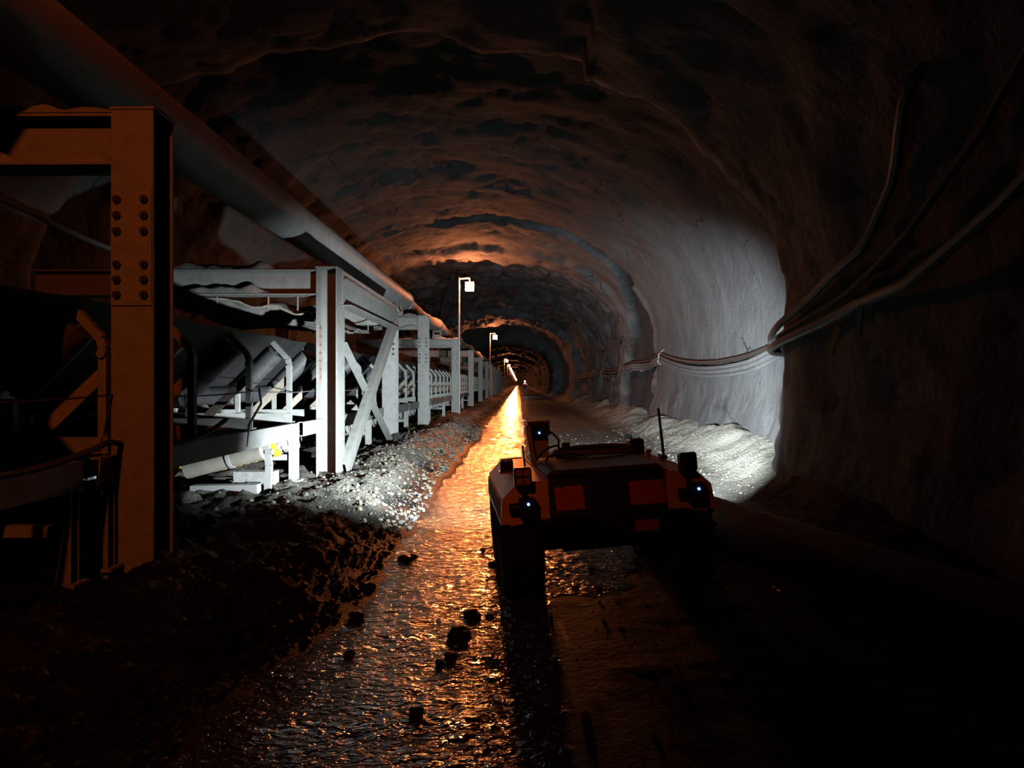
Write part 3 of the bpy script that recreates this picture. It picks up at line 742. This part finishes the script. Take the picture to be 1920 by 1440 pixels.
# front headlamps that light the tunnel
for i, (x, ang) in enumerate(((-.50, 12), (.50, -27))):
    hl = work_lamp(x, .82, .80, 0, 'led', 'front_lamp', math.pi)
    L = bpy.data.lights.new('front_beam', 'SPOT'); L.energy = ROBOT_W[i]; L.color = (.86, .95, 1.0); L.spot_size = R((142, 84)[i]); L.spot_blend = 1.0; L.shadow_soft_size = (.05, .012)[i]
    lo = bpy.data.objects.new('front_beam', L); COL.objects.link(lo); lo.parent = rb
    lo.location = (x, .92, .80); a = R(ang)
    if i == 1:
        q = [(x+.12*math.sin(R(t)), .92+.12*math.cos(R(t))) for t in (40.5, 70, 100, 130)]
        b = MB()
        for (x0, y0), (x1, y1) in zip(q, q[1:]): b.bar((x0, y0, .82), (x1, y1, .82), .005, .34)
        rp('added_beam_stop', b, 'black', smooth=0)  # unseen plate added to cut off the right headlamp beam
    lo.rotation_euler = Vector((-math.sin(a), math.cos(a), .0)).to_track_quat('-Z', 'Y').to_euler(); lo.scale = (1, (.36, .56)[i], 1)

# ------------------------------------------------------------------ right wall cables
def wallpt(y, z, off=.10): return (wall_x(y, z)-off, y, z)
HK = [(11.1, 2.12), (21.8, 2.33), (26.4, 2.2), (38.6, 2.14), (60, 2.1)]
def wall_cable(name, dz, off, r, m, lab, sags, grp='cables along the right wall'):
    P = []
    for (y0, z0), (y1, z1), sg in zip(HK, HK[1:], sags):
        for k in range(14):
            t = k/14; y = y0+(y1-y0)*t; z = z0+(z1-z0)*t-sg*4*t*(1-t)+dz
            P.append((y, z))
    P.append((HK[-1][0], HK[-1][1]+dz))
    xs_ = np.array([min(wall_x(y+q, z) for q in (-.5, 0, .5)) for y, z in P])
    xs_ = np.convolve(np.pad(xs_, 2, mode='edge'), np.ones(5)/5, 'valid')
    pts = [(x-off, y, z) for x, (y, z) in zip(xs_, P)]
    o = MB().tube(pts, r, 8).build(name, M[m]); return tag(o, lab, 'cable', grp)
wall_cable('wall_cable', .0, .12, .045, 'cable', 'upper thick dusty cable sagging across the lit right wall', (.36, .05, .12, .1))
wall_cable('wall_cable', -.09, .14, .05, 'cable', 'middle thick dusty cable of the sagging bundle on the lit right wall', (.36, .06, .2, .1))
wall_cable('wall_cable', -.17, .12, .04, 'cable', 'lowest dusty cable of the sagging bundle on the lit right wall', (.37, .07, .45, .2))
wall_cable('wall_cable', .10, .10, .045, 'cable_dark', 'black tube added above the bundle for its shadow on the right wall', (.33, .03, .1, .1))  # stands in for the dark shadow band above the cables
for i, (y, z) in enumerate(HK[:4]):
    x = wall_x(y, z)
    g = MB(); g.tube([(x+.06, y, z+.24), (x-.05, y, z+.20), (x-.17, y, z+.08), (x-.20, y, z-.16), (x-.12, y, z-.24), (x-.06, y, z-.2)], .014, 6)
    tag(g.build('cable_hook', M['rusty']), ['hook at the right end of the lit bundle', 'hook holding the bundle by the dark vertical strip', 'hook just left of the dark vertical strip', 'small hook on the rough rock left of the strip'][i], 'hook', 'cable hooks')
def free_cable(pts, r, m, lab):
    P = catenary(pts, 6, 0)
    P = [Vector((min(q.x, min(wall_x(q.y+e, min(q.z, 4.0)) for e in (-.3, 0, .3))-r-.03) if q.z < 4.2 else q.x, q.y, q.z)) for q in P]; return tag(MB().tube(P, r, 8).build('wall_cable', M[m]), lab, 'cable', 'cables rising towards the viewer')
free_cable([(wall_x(11.1, 2.1)-.12, 11.1, 2.1), (3.75, 9.4, 2.45), (3.70, 7.6, 2.92), (3.55, 6.2, 3.95), (3.15, 5.2, 4.75), (2.5, 4.2, 5.4)], .05, 'cable_dark', 'thick dark cable climbing from the bundle up the unlit right wall')
free_cable([(wall_x(11.1, 2.0)-.12, 11.1, 2.02), (3.72, 9.2, 2.28), (3.70, 7.9, 2.52), (3.60, 6.6, 2.9), (3.6, 5.3, 3.6), (3.4, 4.0, 4.2)], .035, 'cable', 'thinner dusty cable climbing beside the thick dark one on the right wall')
free_cable([(wall_x(11.1, 1.95)-.12, 11.1, 1.95), (3.72, 9.1, 2.15), (3.62, 7.7, 2.35), (3.55, 6.5, 2.42), (3.5, 5.2, 2.8), (3.4, 3.6, 3.4)], .055, 'cable_dark', 'lowest heavy black cable sagging along the unlit right wall')
o = MB().prism([(-.055, -.16), (.055, -.16), (.055, .14), (.03, .17), (-.03, .17), (-.055, .14)], 'x', -.01, .01).build('hanging_tag', M['tag'], None, 0); o.location = (3.60, 8.15, 2.0); o.rotation_euler = (R(24), 0, R(20)); tag(o, 'tilted yellow tag hanging below the cables on the unlit right wall', 'tag')
o = MB().prism([(-.04, -.16), (.04, -.16), (.04, .16), (-.04, .16)], 'x', -.01, .01).build('hanging_tag', M['greytag'], None, 0); o.location = (3.58, 7.5, 2.17); o.rotation_euler = (R(8), 0, R(15)); tag(o, 'grey strip tag hanging next to the yellow one', 'tag')
o = MB().box((0, 0, 0), (.03, .22, .09)).build('marker_plate', M['white'], None, 0); o.location = (wall_x(24.6, 3.4)-.05, 24.4, 3.55); o.rotation_euler = (R(10), 0, 0); tag(o, 'small white marker plate fixed in the dark vertical strip', 'plate')

# ground pipe on the right
gp = empty('ground_pipe', (2.72, 3.55, .21), 'muddy pipe lying on the dark ground right of the robot', 'pipe')
b = MB(); pts = [Vector((0, 0, 0)).lerp(Vector((-1.15, 4.3, .02)), k/10) for k in range(11)]; b.tube(pts, .2, 24, cap=False)
b.tube([pts[0], pts[0]+Vector((-.01, .03, 0)), pts[1]*.3], [.215, .215, .215], 24, cap=False); b.build('pipe_body', M['hose'], gp)
b = MB(); b.tube([pts[0]+Vector((-.02, .08, 0)), pts[0]+Vector((-.03, .1, 0))], .195, 24); b.build('pipe_plug', M['hose'], gp)

# ------------------------------------------------------------------ stones
def stone(x, y, r, lab, sub=2, sq=(1, .9, .65), z=None, m='stone'):
    z = float(max(floor_z(x, y), .0)) if z is None else z
    b = MB(); b.rock((0, 0, 0), r, sq, random.random()*9, 3); o = b.build('stone', M[m], None, 60); o.location = (x, y, z+r*.15)
    return tag(o, lab, 'stone', 'stones in and beside the stream')
def at(px, py, z=0.0):
    d = (1.5-z)*1333/(py-719); return ((px-972)*d/1333, d)
for px, py, rp_, lab in ((862, 1182, 20, 'largest dark stone rising from the stream'), (884, 1148, 15, 'dark stone just behind the largest one in the stream'), (918, 1152, 8, 'small dark stone by the robot wheel in the stream'),
        (845, 1226, 12, 'flat dark stone in front of the largest stone'), (758, 1044, 12, 'dark stone at the rubble edge of the stream'), (775, 1040, 8, 'smaller dark stone touching the edge stone'),
        (693, 1098, 11, 'round dark stone on the left shore of the stream'), (668, 1150, 13, 'second round dark stone further down the left shore'), (780, 1330, 13, 'lone dark stone low in the stream foreground'),
        (905, 1028, 5, 'small stone in the bright golden water'), (922, 1054, 7, 'small stone beside the rear left wheel'), (824, 1238, 8, 'small dark stone left of the flat one'), (655, 1222, 9, 'low dark stone at the shadowed shore')):
    x, y = at(px, py+rp_*.5, .0); stone(x, y, 1.15*rp_*y/1333, lab)
# loose rubble on the bank
rng = random.Random(5)
b = MB(); b2 = MB()
for k in range(9000):
    y = 2.5+21*rng.random()**1.3; t = abs(rng.gauss(0, .8))+.04
    x = float(edge_l(np.array(y)))-t
    if x < -5.2: continue
    r_ = .007+.03*rng.random()**5
    (b if y > 6.2+.8*rng.random() else b2).rock((x, y, float(floor_z(x, y))+r_*.2), r_, (1, .9, .75), rng.random()*50, 1)  # near stones get the dark material, shade put into their colour
tag(b.build('bank_rubble', M['gravel'], None, 0), 'loose pale rubble covering the bank between posts and stream', 'rubble', None, 'stuff')
tag(b2.build('shaded_clods', M['stone'], None, 0), 'near bank clods and stones, coloured dark for the shade there', 'clods', None, 'stuff')
b = MB()
for k in range(1600):
    if k % 2: x = 2.9+.8*rng.random(); y = 8+14*rng.random()
    else: x = .2+2.8*rng.random(); y = 2.2+18*rng.random()
    r_ = .008+.035*rng.random()**4
    r_ *= .7
    b.rock((x, y, float(floor_z(x, y))+r_*.2), r_, (1, .9, .75), rng.random()*50, 1)
tag(b.build('road_gravel', M['gravel'], None, 0), 'scattered small gravel on the road and at the right wall foot', 'gravel', None, 'stuff')
x, y = at(1363, 1093, .06); o = MB().rock((0, 0, 0), .03, (1.2, .6, .25), 3, 1).build('scrap', M['white'], None, 0); o.location = (x, y, float(floor_z(x, y))+.01); tag(o, 'tiny white scrap on the dark ground right of the robot', 'scrap')
x, y = at(1452, 1107, .06); o = MB().rock((0, 0, 0), .035, (.7, 1.2, .5), 8, 2).build('scrap', M['foil'], None, 0); o.location = (x, y, float(floor_z(x, y))+.015); tag(o, 'tiny shiny crumpled foil scrap glinting orange on the ground', 'scrap')

# ------------------------------------------------------------------ far person with a cap lamp
def person(x, y, lab):
    z = float(floor_z(x, y))
    g = empty('person', (x, y, z), lab, 'person')
    J = [(0,0,.95,.15), (0,0,1.2,.16), (0,0,1.42,.15), (0,0,1.5,.065), (0,0,1.6,.09), (0,0,1.7,.10),
         (.1,0,.88,.10), (.11,-.03,.5,.075), (.11,.02,.1,.055), (.11,-.12,.04,.045),
         (-.1,0,.88,.10), (-.11,.05,.5,.075), (-.11,.08,.1,.055), (-.11,-.06,.04,.045),
         (.19,0,1.40,.07), (.25,.02,1.13,.055), (.24,-.08,.9,.04), (.24,-.1,.8,.04),
         (-.19,0,1.40,.07), (-.25,.02,1.13,.055), (-.24,-.08,.9,.04), (-.24,-.1,.8,.04)]
    E = [(0,1), (1,2), (2,3), (3,4), (4,5), (0,6), (6,7), (7,8), (8,9), (0,10), (10,11), (11,12), (12,13), (2,14), (14,15), (15,16), (16,17), (2,18), (18,19), (19,20), (20,21)]
    me = bpy.data.meshes.new('body'); me.from_pydata([j[:3] for j in J], E, []); me.materials.append(M['clothpale'])
    o = link('body', me, g); md = o.modifiers.new('skin', 'SKIN')
    me.skin_vertices.new() if not me.skin_vertices else None
    for i, j in enumerate(J): me.skin_vertices[0].data[i].radius = (j[3], j[3])
    me.skin_vertices[0].data[0].use_root = True
    s2 = o.modifiers.new('sub', 'SUBSURF'); s2.levels = 1; s2.render_levels = 1
    MB().tube([(0, 0, .86), (0, 0, .95), (0, 0, 1.2), (0, 0, 1.42), (0, 0, 1.49)], [.19, .19, .2, .19, .09], 14).build('jacket', M['clothred'], g)
    h = MB().tube([(0, 0, 1.70), (0, 0, 1.78), (0, 0, 1.83), (0, 0, 1.85)], [.135, .125, .08, .02], 14).build('helmet', M['white'], g)
    MB().cyl((0, -.13, 1.75), (0, -.18, 1.75), .04, n=10).build('cap_lamp', M['headlamp'], h)
    MB().cyl((0, -.10, 1.62), (0, -.115, 1.62), .05, n=10).build('face', M['skin'], g)
person(.75, 82, 'distant person with a bright white cap lamp standing at the far end of the road')
